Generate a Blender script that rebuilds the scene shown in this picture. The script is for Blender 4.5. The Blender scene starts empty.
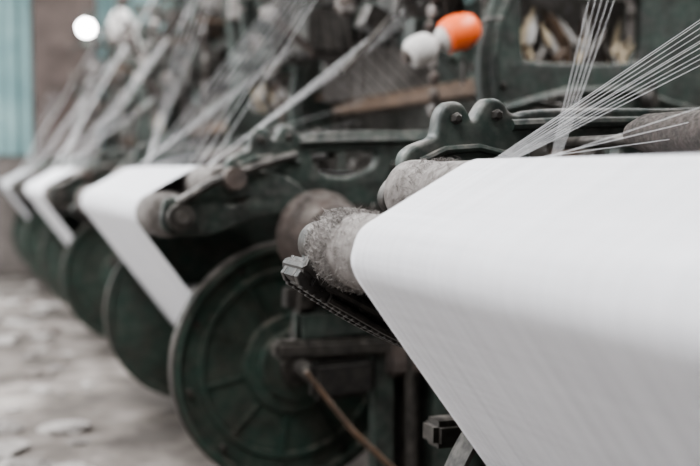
import bpy, bmesh, math, random
from mathutils import Vector, Matrix, noise
random.seed(7)
H=1.08  # camera / back-roller height
scene=bpy.context.scene
try: scene.view_settings.look='AgX - Medium High Contrast'
except Exception: pass
# ---------------------------------------------------------------- materials
def nmat(name):
    m=bpy.data.materials.new(name); m.use_nodes=True
    nt=m.node_tree; return m,nt,nt.nodes['Principled BSDF']
def grime(name,base,alt,dust=(0.24,0.22,0.20),dustamt=0.6,rough=0.6,metal=0.0,scale=14,bump=0.25):
    m,nt,p=nmat(name); N=nt.nodes; L=nt.links
    tc=N.new('ShaderNodeTexCoord')
    n1=N.new('ShaderNodeTexNoise'); n1.inputs['Scale'].default_value=scale; n1.inputs['Detail'].default_value=7
    n2=N.new('ShaderNodeTexNoise'); n2.inputs['Scale'].default_value=scale*2.7; n2.inputs['Detail'].default_value=8
    L.new(tc.outputs['Object'],n1.inputs['Vector']); L.new(tc.outputs['Object'],n2.inputs['Vector'])
    r1=N.new('ShaderNodeValToRGB'); r1.color_ramp.elements[0].position=.38; r1.color_ramp.elements[1].position=.62
    r1.color_ramp.elements[0].color=(*base,1); r1.color_ramp.elements[1].color=(*alt,1)
    L.new(n1.outputs['Fac'],r1.inputs['Fac'])
    g=N.new('ShaderNodeNewGeometry'); s=N.new('ShaderNodeSeparateXYZ'); L.new(g.outputs['Normal'],s.inputs[0])
    mr=N.new('ShaderNodeMapRange'); mr.inputs['From Min'].default_value=0.0; mr.inputs['From Max'].default_value=.9
    mr.inputs['To Min'].default_value=0.18; L.new(s.outputs['Z'],mr.inputs['Value'])
    r2=N.new('ShaderNodeMapRange'); r2.inputs['From Min'].default_value=.38; r2.inputs['From Max'].default_value=.65
    L.new(n2.outputs['Fac'],r2.inputs['Value'])
    mu=N.new('ShaderNodeMath'); mu.operation='MULTIPLY'; L.new(mr.outputs[0],mu.inputs[0]); L.new(r2.outputs[0],mu.inputs[1])
    mu2=N.new('ShaderNodeMath'); mu2.operation='MULTIPLY'; L.new(mu.outputs[0],mu2.inputs[0]); mu2.inputs[1].default_value=dustamt
    mx=N.new('ShaderNodeMix'); mx.data_type='RGBA'; L.new(mu2.outputs[0],mx.inputs['Factor'])
    L.new(r1.outputs['Color'],mx.inputs[6]); mx.inputs[7].default_value=(*dust,1)
    L.new(mx.outputs[2],p.inputs['Base Color'])
    p.inputs['Roughness'].default_value=rough; p.inputs['Metallic'].default_value=metal
    b=N.new('ShaderNodeBump'); b.inputs['Strength'].default_value=bump; b.inputs['Distance'].default_value=.004
    L.new(n2.outputs['Fac'],b.inputs['Height']); L.new(b.outputs[0],p.inputs['Normal'])
    return m
M={}
M['green']=grime('green_cast_iron',(0.036,0.054,0.045),(0.023,0.028,0.025),dustamt=.8,rough=.5)
M['flange']=grime('green_flange_paint',(0.034,0.066,0.052),(0.036,0.044,0.036),dust=(.19,.17,.145),dustamt=1.0,rough=.55,scale=9)
M['iron']=grime('dark_iron',(0.027,0.025,0.023),(0.044,0.039,0.034),dustamt=.8,rough=.5,metal=.2)
M['black']=grime('blackened_iron',(0.024,0.023,0.023),(0.042,0.039,0.036),dustamt=.35,rough=.4,metal=.3,scale=30)
M['steel']=grime('worn_steel',(0.16,0.15,0.14),(0.08,0.07,0.062),dustamt=.5,rough=.4,metal=.6)
M['roller']=grime('lint_worn_roller',(0.19,0.173,0.162),(0.10,0.088,0.08),dust=(.30,.285,.27),dustamt=.8,rough=.9,scale=30,bump=.7)
M['brown']=grime('rusty_brown',(0.085,0.064,0.055),(0.048,0.038,0.034),dustamt=.8,rough=.85)
M['lint']=grime('cotton_lint',(0.30,0.28,0.265),(0.18,0.165,0.155),dust=(.48,.46,.44),dustamt=.7,rough=1,scale=30)
M['wood']=grime('worn_wood',(0.13,0.080,0.050),(0.08,0.052,0.035),dustamt=.5,rough=.7)
M['felt']=grime('brown_felt',(0.07,0.058,0.053),(0.04,0.035,0.032),dustamt=.5,rough=1,scale=50,bump=.6)
def plain(name,c,rough=.6,em=0):
    m,nt,p=nmat(name)
    n=nt.nodes.new('ShaderNodeTexNoise'); n.inputs['Scale'].default_value=30; n.inputs['Detail'].default_value=4
    r=nt.nodes.new('ShaderNodeValToRGB')
    r.color_ramp.elements[0].color=(c[0]*.85,c[1]*.85,c[2]*.85,1); r.color_ramp.elements[1].color=(*c,1)
    nt.links.new(n.outputs['Fac'],r.inputs['Fac']); nt.links.new(r.outputs[0],p.inputs['Base Color'])
    p.inputs['Roughness'].default_value=rough
    if em: p.inputs['Emission Color'].default_value=(*c,1); p.inputs['Emission Strength'].default_value=em
    return m
M['orange']=plain('orange_plastic',(1.0,0.19,0.055),.4)
M['white']=plain('white_yarn',(0.62,0.60,0.58),.8)
M['cream']=plain('cream_yarn',(0.62,0.52,0.38),.8)
M['thread']=plain('cotton_thread',(0.68,0.68,0.68),.7)
M['bulb']=plain('lamp_glass',(1,1,1),.3,30)
M['cable']=plain('black_cable',(0.02,0.02,0.02),.5)
# warp sheet: fine lines running with the warp plus faint cross lines
m,nt,p=nmat('white_warp_sheet'); N=nt.nodes; L=nt.links
tc=N.new('ShaderNodeTexCoord'); mp=N.new('ShaderNodeMapping'); mp.inputs['Scale'].default_value=(2,420,2)
L.new(tc.outputs['Object'],mp.inputs['Vector'])
n=N.new('ShaderNodeTexNoise'); n.inputs['Scale'].default_value=1; n.inputs['Detail'].default_value=2; L.new(mp.outputs[0],n.inputs['Vector'])
mp2=N.new('ShaderNodeMapping'); mp2.inputs['Scale'].default_value=(130,3,130); L.new(tc.outputs['Object'],mp2.inputs['Vector'])
n2=N.new('ShaderNodeTexNoise'); n2.inputs['Scale'].default_value=1; n2.inputs['Detail'].default_value=3; L.new(mp2.outputs[0],n2.inputs['Vector'])
ad=N.new('ShaderNodeMath'); ad.operation='MULTIPLY_ADD'; L.new(n.outputs['Fac'],ad.inputs[0]); ad.inputs[1].default_value=.75
hf=N.new('ShaderNodeMath'); hf.operation='MULTIPLY'; hf.inputs[1].default_value=.25; L.new(n2.outputs['Fac'],hf.inputs[0]); L.new(hf.outputs[0],ad.inputs[2])
r=N.new('ShaderNodeValToRGB'); r.color_ramp.elements[0].position=.32; r.color_ramp.elements[1].position=.62
r.color_ramp.elements[0].color=(.50,.50,.52,1); r.color_ramp.elements[1].color=(.72,.72,.745,1)
L.new(ad.outputs[0],r.inputs['Fac']); L.new(r.outputs[0],p.inputs['Base Color'])
b=N.new('ShaderNodeBump'); b.inputs['Strength'].default_value=.3; b.inputs['Distance'].default_value=.0008
L.new(ad.outputs[0],b.inputs['Height']); L.new(b.outputs[0],p.inputs['Normal']); p.inputs['Roughness'].default_value=.75
M['sheet']=m
# ---------------------------------------------------------------- builder
class B:
    def __init__(s): s.bm=bmesh.new(); s.mats=[]
    def mi(s,k):
        if k not in s.mats: s.mats.append(k)
        return s.mats.index(k)
    def rings(s,rings,mat,cap=True,loop=False):
        i=s.mi(mat); R=[[s.bm.verts.new(v) for v in ring] for ring in rings]
        n=len(R[0])
        rng=range(len(R)) if loop else range(len(R)-1)
        for a in rng:
            A=R[a]; C=R[(a+1)%len(R)]
            for k in range(n):
                f=s.bm.faces.new((A[k],A[(k+1)%n],C[(k+1)%n],C[k])); f.material_index=i; f.smooth=True
        if cap and not loop:
            for ring in (R[0][::-1],R[-1]):
                f=s.bm.faces.new(ring); f.material_index=i
    def tube(s,pts,r,mat,n=10,cap=True):
        pts=[Vector(p) for p in pts]; rr=r if isinstance(r,(list,tuple)) else [r]*len(pts)
        out=[]; up=None
        for k,p in enumerate(pts):
            t=(pts[min(k+1,len(pts)-1)]-pts[max(k-1,0)]).normalized()
            if up is None:
                up=Vector((0,0,1)) if abs(t.z)<.9 else Vector((1,0,0))
            u=(up-t*up.dot(t)).normalized(); w=t.cross(u); up=u
            out.append([p+(u*math.cos(a)+w*math.sin(a))*rr[k] for a in [2*math.pi*j/n for j in range(n)]])
        s.rings(out,mat,cap)
    def lathe(s,prof,o,axis,mat,n=48,loop=False):
        o=Vector(o); ax=Vector(axis).normalized()
        u=Vector((0,0,1)) if abs(ax.z)<.9 else Vector((1,0,0)); u=(u-ax*u.dot(ax)).normalized(); w=ax.cross(u)
        s.rings([[o+ax*d+(u*math.cos(a)+w*math.sin(a))*max(r,1e-4) for a in [2*math.pi*j/n for j in range(n)]] for r,d in prof],mat,True,loop)
    def box(s,c,size,mat,rot=None,bev=.004):
        t=bmesh.new(); bmesh.ops.create_cube(t,size=1)
        for v in t.verts: v.co=Vector((v.co.x*size[0],v.co.y*size[1],v.co.z*size[2]))
        if bev: bmesh.ops.bevel(t,geom=t.edges[:],offset=min(bev,min(size)*.3),segments=2,affect='EDGES')
        mt=Matrix.Translation(c)
        if rot is not None: mt=mt@rot
        t.transform(mt); s.merge(t,mat)
    def merge(s,t,mat):
        me=bpy.data.meshes.new('t'); i=s.mi(mat)
        for f in t.faces: f.material_index=i
        t.to_mesh(me); t.free(); s.bm.from_mesh(me); bpy.data.meshes.remove(me)
    def blob(s,c,size,mat,amp=.3,fr=2.5,sub=3):
        t=bmesh.new(); bmesh.ops.create_icosphere(t,subdivisions=sub,radius=1)
        o=Vector((random.uniform(0,50),)*3)
        for v in t.verts:
            k=1+amp*noise.fractal(v.co*fr+o,1,2,3)
            v.co=Vector((v.co.x*k*size[0],v.co.y*k*size[1],v.co.z*k*size[2]))+Vector(c)
        for f in t.faces: f.smooth=True
        s.merge(t,mat)
    def plate(s,outer,holes,y,th,mat,bev=.006,smooth=True):
        cu=bpy.data.curves.new('c','CURVE'); cu.dimensions='2D'; cu.fill_mode='BOTH'
        cu.extrude=max(th/2-bev,.001); cu.bevel_depth=bev; cu.bevel_resolution=2; cu.resolution_u=6
        def add(pts):
            if smooth:
                sp=cu.splines.new('NURBS'); sp.points.add(len(pts)-1)
                for q,p in zip(sp.points,pts): q.co=(p[0],p[1],0,1)
                sp.order_u=3; sp.use_cyclic_u=True
            else:
                sp=cu.splines.new('POLY'); sp.points.add(len(pts)-1)
                for q,p in zip(sp.points,pts): q.co=(p[0],p[1],0,1)
                sp.use_cyclic_u=True
        add(outer)
        for h in holes: add(h)
        ob=bpy.data.objects.new('c',cu); scene.collection.objects.link(ob)
        dg=bpy.context.evaluated_depsgraph_get(); me=bpy.data.meshes.new_from_object(ob.evaluated_get(dg))
        me.transform(Matrix.Translation((0,y,0))@Matrix.Rotation(math.pi/2,4,'X'))
        i=s.mi(mat)
        for pl in me.polygons: pl.material_index=i
        t=bmesh.new(); t.from_mesh(me); bmesh.ops.remove_doubles(t,verts=t.verts,dist=1e-5); bpy.data.meshes.remove(me)
        s.merge(t,mat)
        bpy.data.objects.remove(ob); bpy.data.curves.remove(cu)
    def gear(s,c,r,w,teeth,mat):
        pts=[]
        for k in range(teeth):
            a=2*math.pi*k/teeth; d=2*math.pi/teeth
            for f,rr in((0,.9),(.25,.9),(.35,1),(.65,1),(.75,.9)): pts.append((c[0]+r*rr*math.cos(a+d*f),c[2]+r*rr*math.sin(a+d*f)))
        holes=[]
        for k in range(5):
            a=2*math.pi*k/5
            holes.append([(c[0]+r*.55*math.cos(a)+r*.17*math.cos(b),c[2]+r*.55*math.sin(a)+r*.17*math.sin(b)) for b in [2*math.pi*j/10 for j in range(10)]])
        s.plate(pts,holes,c[1],w,mat,.002,False)
        s.lathe([(.0,-w),(r*.2,-w),(r*.2,w),(0,w)],c,(0,1,0),mat,16)
    def spring(s,p1,p2,r,turns,mat,wr=.003):
        p1=Vector(p1);p2=Vector(p2);ax=(p2-p1); t=ax.normalized()
        u=t.cross(Vector((0,1,0.01))).normalized(); w=t.cross(u)
        K=turns*10
        s.tube([p1+ax*k/K+(u*math.cos(k*.628)+w*math.sin(k*.628))*r for k in range(K+1)],wr,mat,5)
    def mesh(s,name):
        me=bpy.data.meshes.new(name); s.bm.normal_update(); bmesh.ops.recalc_face_normals(s.bm,faces=s.bm.faces[:])
        s.bm.to_mesh(me); s.bm.free()
        for k in s.mats: me.materials.append(M[k])
        me.shade_smooth(); me.set_sharp_from_angle(angle=math.radians(35))
        return me
def obj(name,me,parent=None,loc=(0,0,0)):
    o=bpy.data.objects.new(name,me); scene.collection.objects.link(o); o.location=loc
    if parent: o.parent=parent
    return o
def Z(z): return H+z
# ---------------------------------------------------------------- warp path
C0=(1.065,Z(-.63),.12); C1=(.628,Z(-.128),.062); C2=(.782,Z(-.038),.056)
def tang(a,b):
    d=Vector((b[0]-a[0],b[1]-a[1])); Ln=d.length; d/=Ln; pr=Vector((-d.y,d.x)); k=(a[2]-b[2])/Ln
    nn=d*k+pr*math.sqrt(1-k*k)
    return nn,Vector(a[:2])+nn*a[2],Vector(b[:2])+nn*b[2]
e=.0015
c0=(C0[0],C0[1],C0[2]+e);c1=(C1[0],C1[1],C1[2]+e);c2=(C2[0],C2[1],C2[2]+e);c3=(1.72,Z(-.02),.0005)
def lin(a,b,n): return [a.lerp(b,k/n) for k in range(n)]
def arc(c,n0,n1,n):
    a0=math.atan2(n0.y,n0.x);a1=math.atan2(n1.y,n1.x)
    while a1>a0: a1-=2*math.pi
    return [Vector((c[0]+c[2]*math.cos(a0+(a1-a0)*k/n),c[1]+c[2]*math.sin(a0+(a1-a0)*k/n))) for k in range(n)]
nA,pa,pb=tang(c0,c1); nB,pc,pd=tang(c1,c2); nC,pe,pf=tang(c2,c3)
path=lin(pa,pb,14)+arc(c1,nA,nB,20)+lin(pc,pd,5)+arc(c2,nB,nC,10)+lin(pe,pf,8)+[pf]
SH=.64 # sheet half width
# ---------------------------------------------------------------- loom parts
def m_sheet():
    bm=bmesh.new(); K=60; rows=[]
    for k in range(K+1):
        y=-SH+2*SH*k/K
        rows.append([bm.verts.new((p.x,y+.002*math.sin(i*.7),p.y)) for i,p in enumerate(path)])
    for a in range(K):
        for i in range(len(path)-1):
            f=bm.faces.new((rows[a][i],rows[a+1][i],rows[a+1][i+1],rows[a][i+1])); f.smooth=True
    me=bpy.data.meshes.new('warp_sheet'); bm.to_mesh(me); bm.free(); me.materials.append(M['sheet']); return me
def m_rollers():
    b=B()
    for c,ends in((C1,.84),(C2,.89)):
        prof=[(0,-ends-.10),(.016,-ends-.10),(.016,-ends),(c[2]*.7,-ends),(c[2]*.93,-ends+.004)]
        n=60
        for k in range(n+1):
            y=-ends+.015+(2*ends-.03)*k/n; s=c[2]
            if abs(y)>SH+.01: s+=.0022*noise.noise(Vector((y*30,c[0],0)))
            if abs(y)>ends-.075: s+=.003
            prof.append((s,y))
        prof+=[(c[2]*.93,ends-.004),(c[2]*.7,ends),(.016,ends),(.016,ends+.10),(0,ends+.10)]
        b.lathe(prof,(c[0],0,c[1]),(0,1,0),'roller',56)
        for sgn in(-1,1):
            b.lathe([(.02,sgn*(ends+.012)),(.034,sgn*(ends+.012)),(.034,sgn*(ends+.035)),(.02,sgn*(ends+.035))],(c[0],0,c[1]),(0,1,0),'iron',24,True)
    return b.mesh('rollers')
def m_lint():
    b=B(); rnd=random.Random(3)
    for c in (C1,C2):
        for k in range(7000 if c is C1 else 900):
            sg=rnd.choice((-1,1,1))
            y=sg*(rnd.uniform(.745,.842) if rnd.random()<.88 else rnd.uniform(SH+.02,.84))
            a=rnd.uniform(0,2*math.pi); d=Vector((math.cos(a),0,math.sin(a))); tg=Vector((-math.sin(a)*rnd.uniform(-1,1),rnd.uniform(-1,1),math.cos(a)*rnd.uniform(-1,1)))
            p=Vector((c[0]+(c[2]+.001)*math.cos(a),y,c[1]+(c[2]+.001)*math.sin(a)))
            l=rnd.uniform(.004,.0095); q=p+d*l*.55+tg*l*.4; q2=q+tg*l*.8+d*l*rnd.uniform(-.3,.35)
            b.tube([p,q,q2],[.0005,.0004,.0002],rnd.choice(('roller','roller','lint')),3,False)
    return b.mesh('roller_lint')
def m_beam(R):
    b=B(); x,z=C0[0],C0[1]
    b.lathe([(0,-SH-.01),(C0[2],-SH-.01),(C0[2],SH+.01),(0,SH+.01)],(x,0,z),(0,1,0),'white',64)
    b.lathe([(0,-.96),(.03,-.96),(.03,.96),(0,.96)],(x,0,z),(0,1,0),'iron',20)
    for sg in(-1,1):
        f=lambda d:sg*(SH+.035+d)
        prof=[(.045,f(-.02)),(R-.03,f(-.005)),(R-.022,f(-.02)),(R,f(-.02)),(R+.004,f(0)),(R,f(.035)),(R-.02,f(.037)),(R-.028,f(.012)),
              (R*.80,f(.010)),(R*.79,f(.022)),(R*.75,f(.022)),(R*.74,f(.010)),(R*.42,f(.012)),(R*.40,f(.03)),(R*.30,f(.034)),(R*.28,f(.06)),(.05,f(.062)),(.045,f(.03))]
        b.lathe(prof,(x,0,z),(0,1,0),'flange',96,True)
        b.lathe([(R-.002,f(-.0205)),(R+.0055,f(-.0205)),(R+.0055,f(.034)),(R-.002,f(.0365))],(x,0,z),(0,1,0),'iron',96,True)
        for k in range(10):
            a=2*math.pi*k/10+.2; rm=R*.585
            b.box((x+rm*math.cos(a),f(.014),z+rm*math.sin(a)),(R*.34,.014,.016),'flange',Matrix.Rotation(-a,4,'Y'),.004)
            b.lathe([(0,f(.008)),(.011,f(.008)),(.011,f(.028)),(0,f(.028))],(x+R*.88*math.cos(a),0,z+R*.88*math.sin(a)),(0,1,0),'iron',6)
        b.lathe([(.03,f(.06)),(.06,f(.062)),(.06,f(.10)),(.03,f(.10))],(x,0,z),(0,1,0),'iron',24,True)
    return b.mesh('warp_beam')
def frame(b,sg,rnd):
    Y=sg*.93
    P=[(.79,.0),(.785,.02),(.795,.036),(.82,.046),(.842,.052),(.855,.068),(.858,.10),(.871,.120),(.893,.120),(.905,.098),(.912,.088),(.93,.088),(.942,.112),(.956,.130),(.978,.126),(.992,.104),(1.02,.098),(1.05,.112),(1.30,.118),(1.36,.118),
       (1.60,.13),(1.64,.2),(1.62,.34),(1.65,.52),(1.74,.66),(1.9,.76),(2.1,.80),(2.4,.78),(2.56,.66),(2.62,.45),(2.66,.1),(2.66,-.95),(2.74,-1.08),(2.74,-1.08),(2.45,-1.08),(2.45,-1.08),(2.5,-.9),(2.48,-.35),(2.40,-.25),
       (1.85,-.25),(1.66,-.32),(1.58,-.5),(1.56,-.95),(1.62,-1.08),(1.62,-1.08),(1.22,-1.08),(1.22,-1.08),(1.28,-.95),(1.27,-.45),(1.22,-.28),(1.10,-.17),(.98,-.12),(.94,-.07),(.90,-.03),(.85,-.012)]
    h=lambda l:[(x,Z(z)) for x,z in l]
    holes=[h([(1.03,.05),(1.03,.065),(1.25,.075),(1.27,.05),(1.25,0),(1.14,-.03),(1.05,-.01)]),
           h([(1.35,.06),(1.52,.07),(1.54,.0),(1.50,-.15),(1.42,-.16),(1.34,-.03)]),
           h([(1.76,.37),(1.76,.55),(1.76,.60),(1.84,.62),(2.2,.62),(2.26,.60),(2.26,.55),(2.26,.40),(2.24,.36),(1.80,.35)]),
           h([(1.78,.20),(2.3,.22),(2.48,.1),(2.48,-.08),(2.3,-.13),(1.85,-.12),(1.72,.0),(1.70,.14)])]
    b.plate(h(P),holes,Y,.045,'green',.01)
    for s2 in(-1,1):
        yy=Y+s2*.024
        b.tube([(x,yy,Z(z)) for x,z in [(1.0,.088),(1.1,.094),(1.3,.10),(1.58,.108)]],.011,'green',8)
        b.tube([(x,yy,Z(z)) for x,z in [(.81,.018),(.86,.040),(.93,.045),(1.0,.03)]],.008,'green',8)
        b.tube([(x,yy,Z(z)) for x,z in [(1.68,.2),(1.66,.34),(1.69,.5),(1.77,.65),(1.92,.72),(2.1,.76),(2.38,.74),(2.52,.63)]],.016,'green',8)
        b.tube([(x,yy,Z(z)) for x,z in [(1.68,.2),(1.95,.27),(2.2,.28),(2.55,.2)]],.014,'green',8)
        for bx,bz in[(.88,.098),(.966,.106),(1.31,.02),(1.6,.06),(1.62,-.1),(1.45,-.4),(1.45,-.7),(2.56,-.2),(2.3,.3),(1.7,.28)]:
            b.lathe([(0,0),(.011,0),(.011,.010),(.006,.014),(0,.014)],(bx,yy,Z(bz)),(0,s2,0),'iron',6)
    b.plate(h([(.785,.0),(.84,.01),(.90,.0),(.95,-.05),(.97,-.10),(.92,-.10),(.84,-.085),(.77,-.08),(.745,-.045)]),[],Y+sg*.02,.03,'iron',.005)
    if sg<0:
        arm=[(.59,-.085),(.60,-.075),(.66,-.08),(.72,-.05),(.80,-.0),(.88,.0),(.96,-.02),(1.02,-.07),(1.0,-.12),(.9,-.12),(.80,-.15),(.72,-.18),(.66,-.18),(.60,-.175),(.58,-.15)]
        b.plate(h(arm),[h([(.74,-.09),(.80,-.07),(.86,-.07),(.80,-.11)])],Y-.03,.03,'green',.006)
        b.tube([(.62,Y-.06,Z(-.09)),(.72,Y-.07,Z(-.03)),(.90,Y-.06,Z(.03)),(.98,Y-.05,Z(.05))],.014,'iron',8)
        b.tube([(C1[0],Y-.05,C1[1]),(C1[0],Y-.085,C1[1])],.038,'iron',20); b.tube([(C1[0],Y-.08,C1[1]),(C1[0],Y-.10,C1[1])],.018,'steel',14)
        b.tube([(C2[0],Y-.05,C2[1]+.02),(C2[0],Y-.10,C2[1]+.02)],.032,'brown',20)
    b.lathe([(.018,-.03),(.036,-.03),(.04,-.02),(.04,.02),(.036,.03),(.018,.03)],(C1[0],Y,C1[1]),(0,1,0),'iron',28,True)
    if sg>0:
        b.plate(h([(.60,-.13),(.63,-.10),(.66,-.13),(.70,-.2),(.80,-.24),(.92,-.30),(.90,-.34),(.78,-.31),(.66,-.25),(.59,-.2)]),[],Y,.03,'black',.005)
        a0=Vector((.560,-.172)); a1=Vector((.85,-.328)); d=(a1-a0); nn=Vector((-d.y,d.x)).normalized()
        if nn.y>0: nn=-nn
        def rack(n,th,dep,y,w,mat):
            low=[]
            for k in range(n):
                for f,o in((0,0),(.35,.0),(.5,dep),(.85,dep)): low.append(a0+d*((k+f)/n)+nn*(th+o+.010*math.sin(math.pi*k/n)))
            up=[a1+Vector((.03,.02)),a1-nn*.022,a0+d*.5-nn*.020,a0+d*.1-nn*.024,a0-nn*.022+Vector((-.004,.004)),a0+Vector((-.012,-.002))]
            b.plate(h([(q.x,q.y) for q in low+up]),[],y,w,mat,.003,False)
        rack(24,.016,.004,Y-.09,.02,'black'); rack(24,.012,.004,Y-.055,.05,'black'); rack(24,.016,.004,Y-.02,.018,'black')
        b.tube([(.575,Y-.10,Z(-.135)),(.558,Y-.105,Z(-.155)),(.60,Y-.108,Z(-.192)),(.70,Y-.108,Z(-.247)),(.88,Y-.09,Z(-.335))],.009,'black',8)
        b.tube([(.60,Y-.105,Z(-.213)),(.70,Y-.106,Z(-.272)),(.86,Y-.10,Z(-.355))],.007,'black',8)
        for k in range(16):
            q=a0+d*(.05+.06*k); b.box((q.x-nn.x*.006,Y-.105,Z(q.y-nn.y*.006)),(.007,.012,.034),'black',Matrix.Rotation(math.atan2(-d.y,d.x),4,'Y'),.002)
        b.tube([(.565,Y-.11,Z(-.162)),(.565,Y,Z(-.162))],.013,'black',10)
        b.tube([(.86,Y-.085,Z(-.32)),(1.0,Y-.03,Z(-.34)),(1.38,Y,Z(-.33))],.018,'iron',8)
    pr=[(0,0),(.05,0),(.06,.02)]
    for k in range(5): pr+=[(.128-.004*k,.02+.024*k),(.138-.006*k,.028+.024*k),(.122-.006*k,.038+.024*k)]
    pr+=[(.09,.15),(.05,.16),(0,.16)]
    b.lathe(pr,(1.05,Y+sg*.03,Z(-.19)),(0,sg,0),'brown',40)
    b.lathe([(0,.15),(.02,.15),(.02,.20),(0,.20)],(1.05,Y+sg*.03,Z(-.19)),(0,sg,0),'steel',14)
    # gearbox, levers and legs cluster in front of the flange
    b.box((1.19,Y+sg*.05,Z(-.38)),(.50,.05,.06),'iron',Matrix.Rotation(.03,4,'Y'))
    b.box((1.16,Y+sg*.10,Z(-.525)),(.54,.07,.055),'iron',Matrix.Rotation(.02,4,'Y'),.012)
    b.box((1.13,Y+sg*.09,Z(-.45)),(.34,.05,.10),'green',Matrix.Rotation(-.03,4,'Y'),.015)
    b.box((1.10,Y+sg*.11,Z(-.615)),(.20,.06,.12),'black',Matrix.Rotation(-.03,4,'Y'),.02)
    b.box((1.0,Y+sg*.07,Z(-.38)),(.055,.06,.30),'iron',Matrix.Rotation(.12,4,'Y'))
    b.box((1.24,Y+sg*.09,Z(-.74)),(.06,.06,.68),'green'); b.box((1.34,Y+sg*.07,Z(-.70)),(.05,.05,.76),'iron'); b.box((1.43,Y+sg*.08,Z(-.68)),(.06,.08,.80),'green')
    b.box((1.34,Y+sg*.05,Z(-.74)),(.24,.03,.66),'black')
    b.box((1.30,Y+sg*.12,Z(-.56)),(.12,.06,.12),'brown',None,.015)
    b.tube([(.98,Y+sg*.10,Z(-.27)),(1.0,Y+sg*.12,Z(-.36)),(1.10,Y+sg*.12,Z(-.40)),(1.5,Y+sg*.11,Z(-.42))],.014,'brown',8)
    b.tube([(1.16,Y+sg*.12,Z(-.10)),(1.18,Y+sg*.13,Z(-.30)),(1.30,Y+sg*.14,Z(-.42)),(1.32,Y+sg*.14,Z(-.9))],.014,'iron',8)
    b.blob((.98,Y+sg*.13,Z(-.30)),(.03,.03,.035),'brown',.4,3,2); b.blob((1.2,Y+sg*.12,Z(-.24)),(.05,.03,.06),'iron',.4,3,2)
    b.box((1.20,Y+sg*.07,Z(-.20)),(.14,.08,.20),'iron',Matrix.Rotation(.1,4,'Y'),.02); b.box((1.33,Y+sg*.06,Z(-.18)),(.09,.06,.28),'green',None,.02)
    b.gear((1.46,Y+sg*.055,Z(-.28)),.13,.025,34,'iron'); b.gear((1.72,Y+sg*.06,Z(-.05)),.17,.03,44,'iron'); b.gear((1.50,Y+sg*.06,Z(-.02)),.075,.03,22,'iron')
    b.spring((1.18,Y+sg*.13,Z(-.1)),(1.36,Y+sg*.13,Z(-.55)),.014,16,'steel')
    b.lathe([(.10,-.02),(.115,-.025),(.115,.025),(.10,.02)],(2.1,Y+sg*.07,Z(.0)),(0,1,0),'iron',40,True)
    b.lathe([(0,-.05),(.03,-.05),(.03,.05),(0,.05)],(2.1,Y+sg*.05,Z(.0)),(0,1,0),'steel',16)
    for k in range(4):
        a=k*math.pi/4; b.tube([(2.1+.105*math.cos(a),Y+sg*.07,Z(.105*math.sin(a))),(2.1-.105*math.cos(a),Y+sg*.07,Z(-.105*math.sin(a)))],.008,'iron',6)
    # tray of bobbins behind the window opening of the arch
    b.box((2.03,Y-sg*.09,Z(.365)),(.60,.13,.012),'wood')
    b.box((2.03,Y-sg*.17,Z(.48)),(.60,.012,.28),'lint')
    for k in range(34):
        x=1.78+rnd.uniform(0,.48); m=rnd.choice(['cream','white','cream','lint','wood','steel','iron']); r=rnd.uniform(.009,.018); ln=rnd.uniform(.04,.12)
        b.lathe([(0,0),(r*.7,0),(r,.02),(r,ln),(r*.4,ln+.02),(r*.4,ln+.04),(0,ln+.04)],(x,Y-sg*.09+rnd.uniform(-.04,.04),Z(.378+rnd.choice((0,.0,.05)))),(rnd.uniform(-.9,.9),rnd.uniform(-.1,.1),1),m,12)
    for k in range(30):
        x=rnd.uniform(1.68,2.4); z=rnd.choice((rnd.uniform(.02,.26),rnd.uniform(.72,.88))); yy=Y+rnd.uniform(-.06,.08)*sg
        t=rnd.random(); m=rnd.choice(['iron','green','iron','brown','lint','iron'])
        if t<.35: b.lathe([(0,-.02),(.03,-.02),(.035,.0),(.03,.02),(0,.02)],(x,yy,Z(z)),(rnd.uniform(-.5,.5),1,rnd.uniform(-.5,.5)),m,16)
        elif t<.7: b.tube([(x,yy,Z(z)),(x+rnd.uniform(-.15,.15),yy+rnd.uniform(-.03,.03),Z(z+rnd.uniform(-.06,.06))),(x+rnd.uniform(-.2,.2),yy,Z(z-.04))],rnd.uniform(.006,.014),'iron',6)
        else: b.box((x,yy,Z(z)),(rnd.uniform(.03,.09),.05,rnd.uniform(.03,.12)),m,Matrix.Rotation(rnd.uniform(-.6,.6),4,'Y'))
def m_frames():
    b=B(); rnd=random.Random(11)
    for sg in(-1,1): frame(b,sg,rnd)
    return b.mesh('cast_iron_frames')
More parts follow.
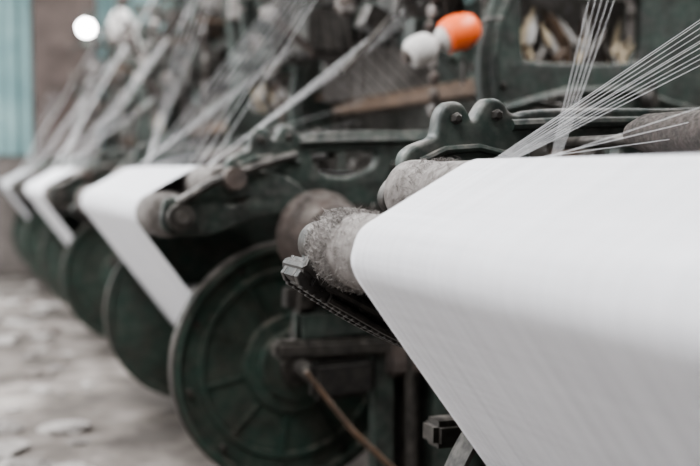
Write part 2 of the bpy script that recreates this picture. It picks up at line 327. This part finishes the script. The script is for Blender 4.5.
def m_cross():
    b=B(); rnd=random.Random(5)
    b.box((1.46,0,Z(-.05)),(.10,1.84,.09),'green'); b.box((1.50,0,Z(-.8)),(.08,1.84,.10),'green')
    b.box((2.6,0,Z(-.1)),(.10,1.84,.12),'green'); b.box((2.55,0,Z(-.8)),(.07,1.84,.10),'iron')
    b.box((1.78,0,Z(.69)),(.10,1.84,.07),'green'); b.box((2.35,0,Z(.75)),(.10,1.84,.07),'green')
    b.tube([(2.45,-.85,Z(-.3)),(2.45,.85,Z(-.3))],.09,'white',32)
    b.tube([(1.12,-.9,Z(.055)),(1.12,-.72,Z(.055))],.014,'iron',12)
    b.tube([(1.12,-.74,Z(.065)),(1.12,-.72,Z(.065)),(1.12,.66,Z(.065)),(1.12,.70,Z(.065))],[.022,.034,.034,.022],'felt',28)
    b.tube([(1.12,.69,Z(.055)),(1.12,.93,Z(.055))],.012,'iron',12)
    for k,x in enumerate((1.80,1.86,1.92,1.98)):
        zz=.03*(k%2)
        b.box((x,0,Z(.30+zz)),(.02,1.6,.04),'wood'); b.box((x,0,Z(-.28+zz)),(.02,1.6,.04),'wood')
        for s2 in(-1,1): b.box((x,.79*s2,Z(.01+zz)),(.02,.025,.60),'steel')
        for j in range(60): b.tube([(x,-.76+j*.0257,Z(-.27+zz)),(x,-.76+j*.0257,Z(.29+zz))],.0012,'steel',3,False)
        for j in(-.5,.5): b.tube([(x,j,Z(.32+zz)),(x,j,Z(.7))],.006,'lint',6)
    b.box((2.2,0,Z(-.06)),(.08,1.5,.06),'wood'); b.box((2.16,0,Z(.06)),(.03,1.5,.06),'wood')
    for sg in(-1,1):
        b.tube([(1.70,sg*.86,Z(.60)),(1.66,sg*.86,Z(1.0)),(1.70,sg*.86,Z(1.45))],.035,'green',10)
        b.tube([(2.3,sg*.86,Z(.74)),(2.3,sg*.86,Z(1.45))],.03,'green',10)
        b.box((2.02,sg*.86,Z(1.45)),(.8,.07,.09),'green'); b.box((1.62,sg*.5,Z(.62)),(.22,.28,.20),'iron',None,.02)
        b.gear((1.56,sg*.70,Z(.62)),.12,.03,30,'iron')
        b.gear((1.95,sg*.97,Z(1.05)),.16,.03,36,'iron')
        b.box((2.0,sg*.66,Z(1.0)),(.50,.44,.40),'green',None,.03)
        b.box((2.0,sg*.66,Z(1.22)),(.56,.50,.05),'iron',None,.01)
        for j in range(6): b.box((1.74,sg*(.5+.06*j),Z(.98)),(.06,.02,.34),'iron')
        b.box((1.72,sg*.66,Z(.80)),(.10,.46,.05),'iron')
        for j in range(22): b.blob((1.52+.01*math.sin(j),sg*.80,Z(.2+.055*j)),(.02,.02,.027),'brown' if j%3 else 'lint',.2,3,1)
    b.box((1.82,0,Z(1.30)),(.08,1.8,.08),'green'); b.box((2.3,0,Z(1.30)),(.08,1.8,.08),'green')
    for k in range(14):
        y=-.8+k*.12; b.box((1.62,y,Z(.92)),(.30,.016,.03),'iron' if k%3 else 'wood',Matrix.Rotation(rnd.uniform(-.25,.25),4,'Y'))
        b.tube([(1.50,y,Z(.90)),(1.58,y,Z(.5)),(1.78,y,Z(.32))],.003,'felt',5)
    b.tube([(1.7,-.86,Z(.93)),(1.7,.86,Z(.93))],.02,'iron',12)
    for k in range(150):
        x=rnd.uniform(1.25,2.4); y=rnd.choice((-1,1))*rnd.uniform(.25,.98); z=rnd.uniform(.42,1.5) if x<1.6 else rnd.uniform(.75,1.5)
        m=rnd.choice(['iron','lint','green','brown','felt','iron','green','green'])
        q=(x+rnd.uniform(-.25,.25),y+rnd.uniform(-.1,.1),Z(z-rnd.uniform(.05,.3)))
        if k%3==0: b.tube([(x,y,Z(z)),q],rnd.uniform(.008,.02),m,7)
        elif k%3==1: b.lathe([(0,-.03),(.03,-.03),(.045,.0),(.03,.03),(0,.03)],(x,y,Z(z)),(rnd.uniform(-1,1),1,rnd.uniform(-1,1)),m,14)
        else: b.box((x,y,Z(z)),(rnd.uniform(.04,.14),rnd.uniform(.03,.1),rnd.uniform(.04,.16)),m,Matrix.Rotation(rnd.uniform(-.6,.6),4,'Y'))
        if k%5==0: b.blob((x,y,Z(z)),(.04,.04,.035),'lint',.5,3,2)
    return b.mesh('cross_beams_and_healds')
def m_threads(kind):
    b=B(); rnd=random.Random(21); t=.0005 if kind==0 else .0011
    x0,z0=C2[0]+.02,.018
    def line(p,q,r=t,sag=.0):
        p=Vector(p);q=Vector(q); mid=(p+q)/2-Vector((0,0,sag)); b.tube([p,mid,q],r,'thread',4,False)
    ze=.62 if kind==0 else .80
    for s2 in((1,-1)):
        if kind==3 and s2==-1: continue
        nn=10 if kind==0 else (7 if s2==-1 else 4)
        for k in range(nn):
            y=s2*(SH-.002-(.007 if kind==0 else .006)*k); line((x0,y,Z(z0)),(1.80,y-s2*.02*k*.4,Z(ze-.013*k+rnd.uniform(-.012,.012))),sag=.001*k)
    for k in range(5):
        y=SH-.15-.005*k; line((x0+.01,y,Z(z0)),(1.02+.032*k,y+.01*k,Z(.80)))
    for k in range(3):
        y=SH-.07-.03*k; line((x0+.01,y,Z(z0)),(1.8,y-.05*k,Z(.14+.09*k)))
    if kind:
        for k in range(8):   # loose ends running up to the gantry
            y=-SH+.16*k; line((x0,y,Z(z0)),(1.60+.02*k,y+.05,Z(1.2)),.0012)
    if kind>=2:
        for k in range(6):
            y=SH-.010*k; line((x0-.05,y,Z(z0-.01)),(1.85,y-.1,Z(1.9)),.0026)
    return b.mesh('warp_threads')
ms=m_sheet(); mr=m_rollers(); ml=m_lint(); mf=m_frames(); mc=m_cross()
mb1=m_beam(.335); mb2=m_beam(.40); mt0=m_threads(0); mt1=m_threads(1); mt2=m_threads(2); mt3=m_threads(3)
def loom(Y,k,flip=False,x=0):
    e=bpy.data.objects.new('power_loom',None); scene.collection.objects.link(e); e.empty_display_size=.3
    s=obj('warp_sheet',ms,e); so=s.modifiers.new('thick','SOLIDIFY'); so.thickness=.0014; so.offset=0
    obj('back_rollers',mr,e); obj('cast_frames',mf,e); obj('cross_beams_and_healds',mc,e)
    obj('warp_beam',mb1 if k==0 else mb2,e)
    if not flip: obj('roller_lint',ml,e)
    obj('warp_threads',(mt0,mt1,mt3,mt2)[k],e)
    e.location=(x,Y,0)
    if flip: e.rotation_euler=(0,0,math.pi)
    return e
PI=3.06
for k in range(4): loom(.73+PI*k,k)
for k in range(4): loom(.9+PI*k,1,True,6.3)
# ---------------------------------------------------------------- bobbin spool with orange end
b=B(); o=Vector((1.45,2.80,Z(.405))); ax=Vector((.90,-.1,.42)).normalized()
b.lathe([(0,-.115),(.030,-.115),(.044,-.105),(.050,-.08),(.048,-.045),(.040,-.03),(.026,-.02),(.024,.0),(.040,.008),(.042,.02)],o,ax,'white',32)
b.lathe([(.010,.018),(.044,.018),(.055,.025),(.060,.05),(.058,.08),(.050,.11),(.038,.13),(.018,.14),(.0,.14)],o,ax,'orange',32)
b.lathe([(0,-.13),(.022,-.13),(.022,-.11),(0,-.11)],o,ax,'brown',16)
b.tube([o+ax*.135,o+ax*.18,(1.68,2.80,Z(.49))],.006,'iron',8)
obj('yarn_spool',b.mesh('yarn_spool'))
# wooden stick leaning on loom
b=B(); b.tube([(.94,2.62,Z(-.56)),(1.08,2.62,Z(-.74)),(1.24,2.60,Z(-.90)),(1.40,2.58,.012)],[.007,.009,.009,.009],'wood',10)
obj('wooden_stick',b.mesh('wooden_stick'))
# hanging lamp
b=B(); lp=Vector((1.21,9.0,Z(1.25)))
t=bmesh.new(); bmesh.ops.create_uvsphere(t,u_segments=24,v_segments=16,radius=.07); t.transform(Matrix.Translation(lp)); b.merge(t,'bulb')
b.tube([lp+Vector((0,0,.05)),lp+Vector((0,0,.13))],.025,'iron',16)
b.tube([lp+Vector((0,0,.13)),(lp.x,lp.y,4.5)],.006,'cable',6)
obj('hanging_light_bulb',b.mesh('hanging_light_bulb'))
# yarn cones on rail
b=B(); rnd=random.Random(9)
for k in range(12):
    y=7.5+.10*k; x=1.24+.027*k
    b.lathe([(0,-.06),(.05,-.06),(.07,-.03),(.07,.03),(.05,.06),(0,.06)],(x,y,Z(1.10+rnd.uniform(-.10,.08))),(.4,1,.1),rnd.choice(['white','white','lint']),16)
b.tube([(1.2,7.3,Z(1.12)),(1.52,8.8,Z(1.12))],.014,'iron',8)
for p in((1.2,7.3),(1.52,8.8)): b.tube([(p[0],p[1],Z(1.12)),(p[0],p[1],4.5)],.01,'iron',6)
obj('yarn_spool_rail',b.mesh('yarn_spool_rail'))
# cotton waste on floor
b=B(); rnd=random.Random(4)
for k in range(90):
    y=rnd.uniform(3.2,10.0); x=y*rnd.uniform(.0,.17)-.15; s=rnd.uniform(.02,.11)
    b.blob((x,y,s*.10),(s,s*rnd.uniform(.6,1.5),s*.25),rnd.choice(['lint','lint','roller','brown']),.6,2.2,2)
obj('cotton_waste_on_floor',b.mesh('cotton_waste'))
# ---------------------------------------------------------------- room
def surf(name,cols,scale,detail=6,rough=.85,lo=.35,hi=.65):
    m,nt,p=nmat(name); N=nt.nodes; L=nt.links
    tc=N.new('ShaderNodeTexCoord'); n=N.new('ShaderNodeTexNoise'); n.inputs['Scale'].default_value=scale; n.inputs['Detail'].default_value=detail
    n.inputs['Roughness'].default_value=.62
    L.new(tc.outputs['Object'],n.inputs['Vector']); r=N.new('ShaderNodeValToRGB'); el=r.color_ramp.elements
    el[0].position=lo; el[0].color=(*cols[0],1); el[1].position=hi; el[1].color=(*cols[-1],1)
    for i,c in enumerate(cols[1:-1]): q=el.new(lo+(hi-lo)*(i+1)/(len(cols)-1)); q.color=(*c,1)
    L.new(n.outputs['Fac'],r.inputs['Fac']); L.new(r.outputs[0],p.inputs['Base Color']); p.inputs['Roughness'].default_value=rough
    return m
M['floor']=surf('dirty_concrete',[(.060,.051,.045),(.12,.104,.092),(.185,.165,.15),(.33,.303,.28)],1.6,9,.9,.40,.64)
M['plaster']=surf('stained_plaster',[(.10,.087,.08),(.20,.178,.165)],1.5)
M['teal']=surf('teal_corrugated_sheet',[(.16,.26,.265),(.25,.37,.37)],2.0)
M['brick']=surf('dark_brown_column_paint',[(.060,.045,.040),(.115,.09,.08)],4)
M['ceil']=surf('ceiling_sheet',[(.2,.2,.2),(.28,.28,.28)],1)
M['frost']=plain('frosted_daylight_glass',(.95,.97,1),.4,2.5)
def slab(name,c,size,mat):
    b=B(); b.box(c,size,mat,None,0); return obj(name,b.mesh(name))
slab('floor',(1.5,4,-.05),(13,15,.1),'floor')
slab('ceiling',(1.5,4,4.55),(13,15,.1),'ceil')
slab('wall_left',(-4.95,4,2.25),(.1,15,4.5),'plaster'); slab('wall_right',(7.95,4,2.25),(.1,15,4.5),'plaster')
slab('wall_near',(1.5,-3.45,2.25),(13,.1,4.5),'plaster')
slab('wall_far',(1.5,11.45,2.25),(13,.1,4.5),'plaster')
b=B(); bm=b.bm; i=b.mi('teal'); prev=None
for k in range(0,13*40-8):
    x=-4.88+k*.025; y=11.36+.02*math.sin(k*1.05)
    a=bm.verts.new((x,y,1.26)); c=bm.verts.new((x,y,4.5))
    if prev: f=bm.faces.new((prev[0],a,c,prev[1])); f.material_index=i
    prev=(a,c)
obj('trim_1',b.mesh('corrugated_cladding'))
slab('column',(1.26,11.1,2.25),(.64,.3,4.5),'brick')
slab('column.001',(4.0,11.1,2.25),(.5,.3,4.5),'brick')
def win(name,c,size,axis,n):
    b=B(); b.box(c,size,'frost',None,0)
    if axis=='x':
        for k in range(n+1): b.box((c[0]+.03,c[1]-size[1]/2+size[1]*k/n,c[2]),(.06,.05,size[2]+.05),'iron')
        for z in(-.5,0,.5): b.box((c[0]+.03,c[1],c[2]+z*size[2]),(.06,size[1],.05),'iron')
    else:
        for k in range(n+1): b.box((c[0],c[1]-size[1]/2+size[1]*k/n,c[2]-.03),(size[0]+.05,.05,.06),'iron')
    return obj(name,b.mesh(name))
def area(name,loc,rot,sx,sy,en,col=(.985,.99,1)):
    l=bpy.data.lights.new(name,'AREA'); l.shape='RECTANGLE'; l.size=sx; l.size_y=sy; l.energy=en; l.color=col
    o=bpy.data.objects.new(name,l); scene.collection.objects.link(o); o.location=loc; o.rotation_euler=rot
for k,y in enumerate((-.5,4,8.5)):
    win('window_%d'%(k+1),(-4.88,y,2.6),(.03,3.0,2.2),'x',4)
    area('window_daylight',(-4.75,y,2.6),(0,math.radians(-90),0),2.2,3.0,(18,165,200)[k])
for k,(x,y) in enumerate(((-1,1.0),(-1,7),(3.2,1.0),(3.2,7))):
    win('window_%d'%(k+4),(x,y,4.48),(1.6,4,.03),'z',6)
    area('skylight_daylight',(x,y,4.38),(0,0,0),1.6,4,(225,420,300,440)[k])
w=bpy.data.worlds.new('World'); scene.world=w; w.use_nodes=True
w.node_tree.nodes['Background'].inputs[0].default_value=(.85,.9,1,1); w.node_tree.nodes['Background'].inputs[1].default_value=.5
# ---------------------------------------------------------------- camera
cd=bpy.data.cameras.new('camera'); cam=bpy.data.objects.new('camera',cd); scene.collection.objects.link(cam)
cd.lens=51.4; cd.sensor_width=36; cam.location=(0,0,H)
cam.rotation_euler=(math.radians(90-3.5),0,math.radians(-22.3))
cd.clip_start=.02; cd.dof.use_dof=True; cd.dof.focus_distance=1.72; cd.dof.aperture_fstop=2.0
scene.camera=cam
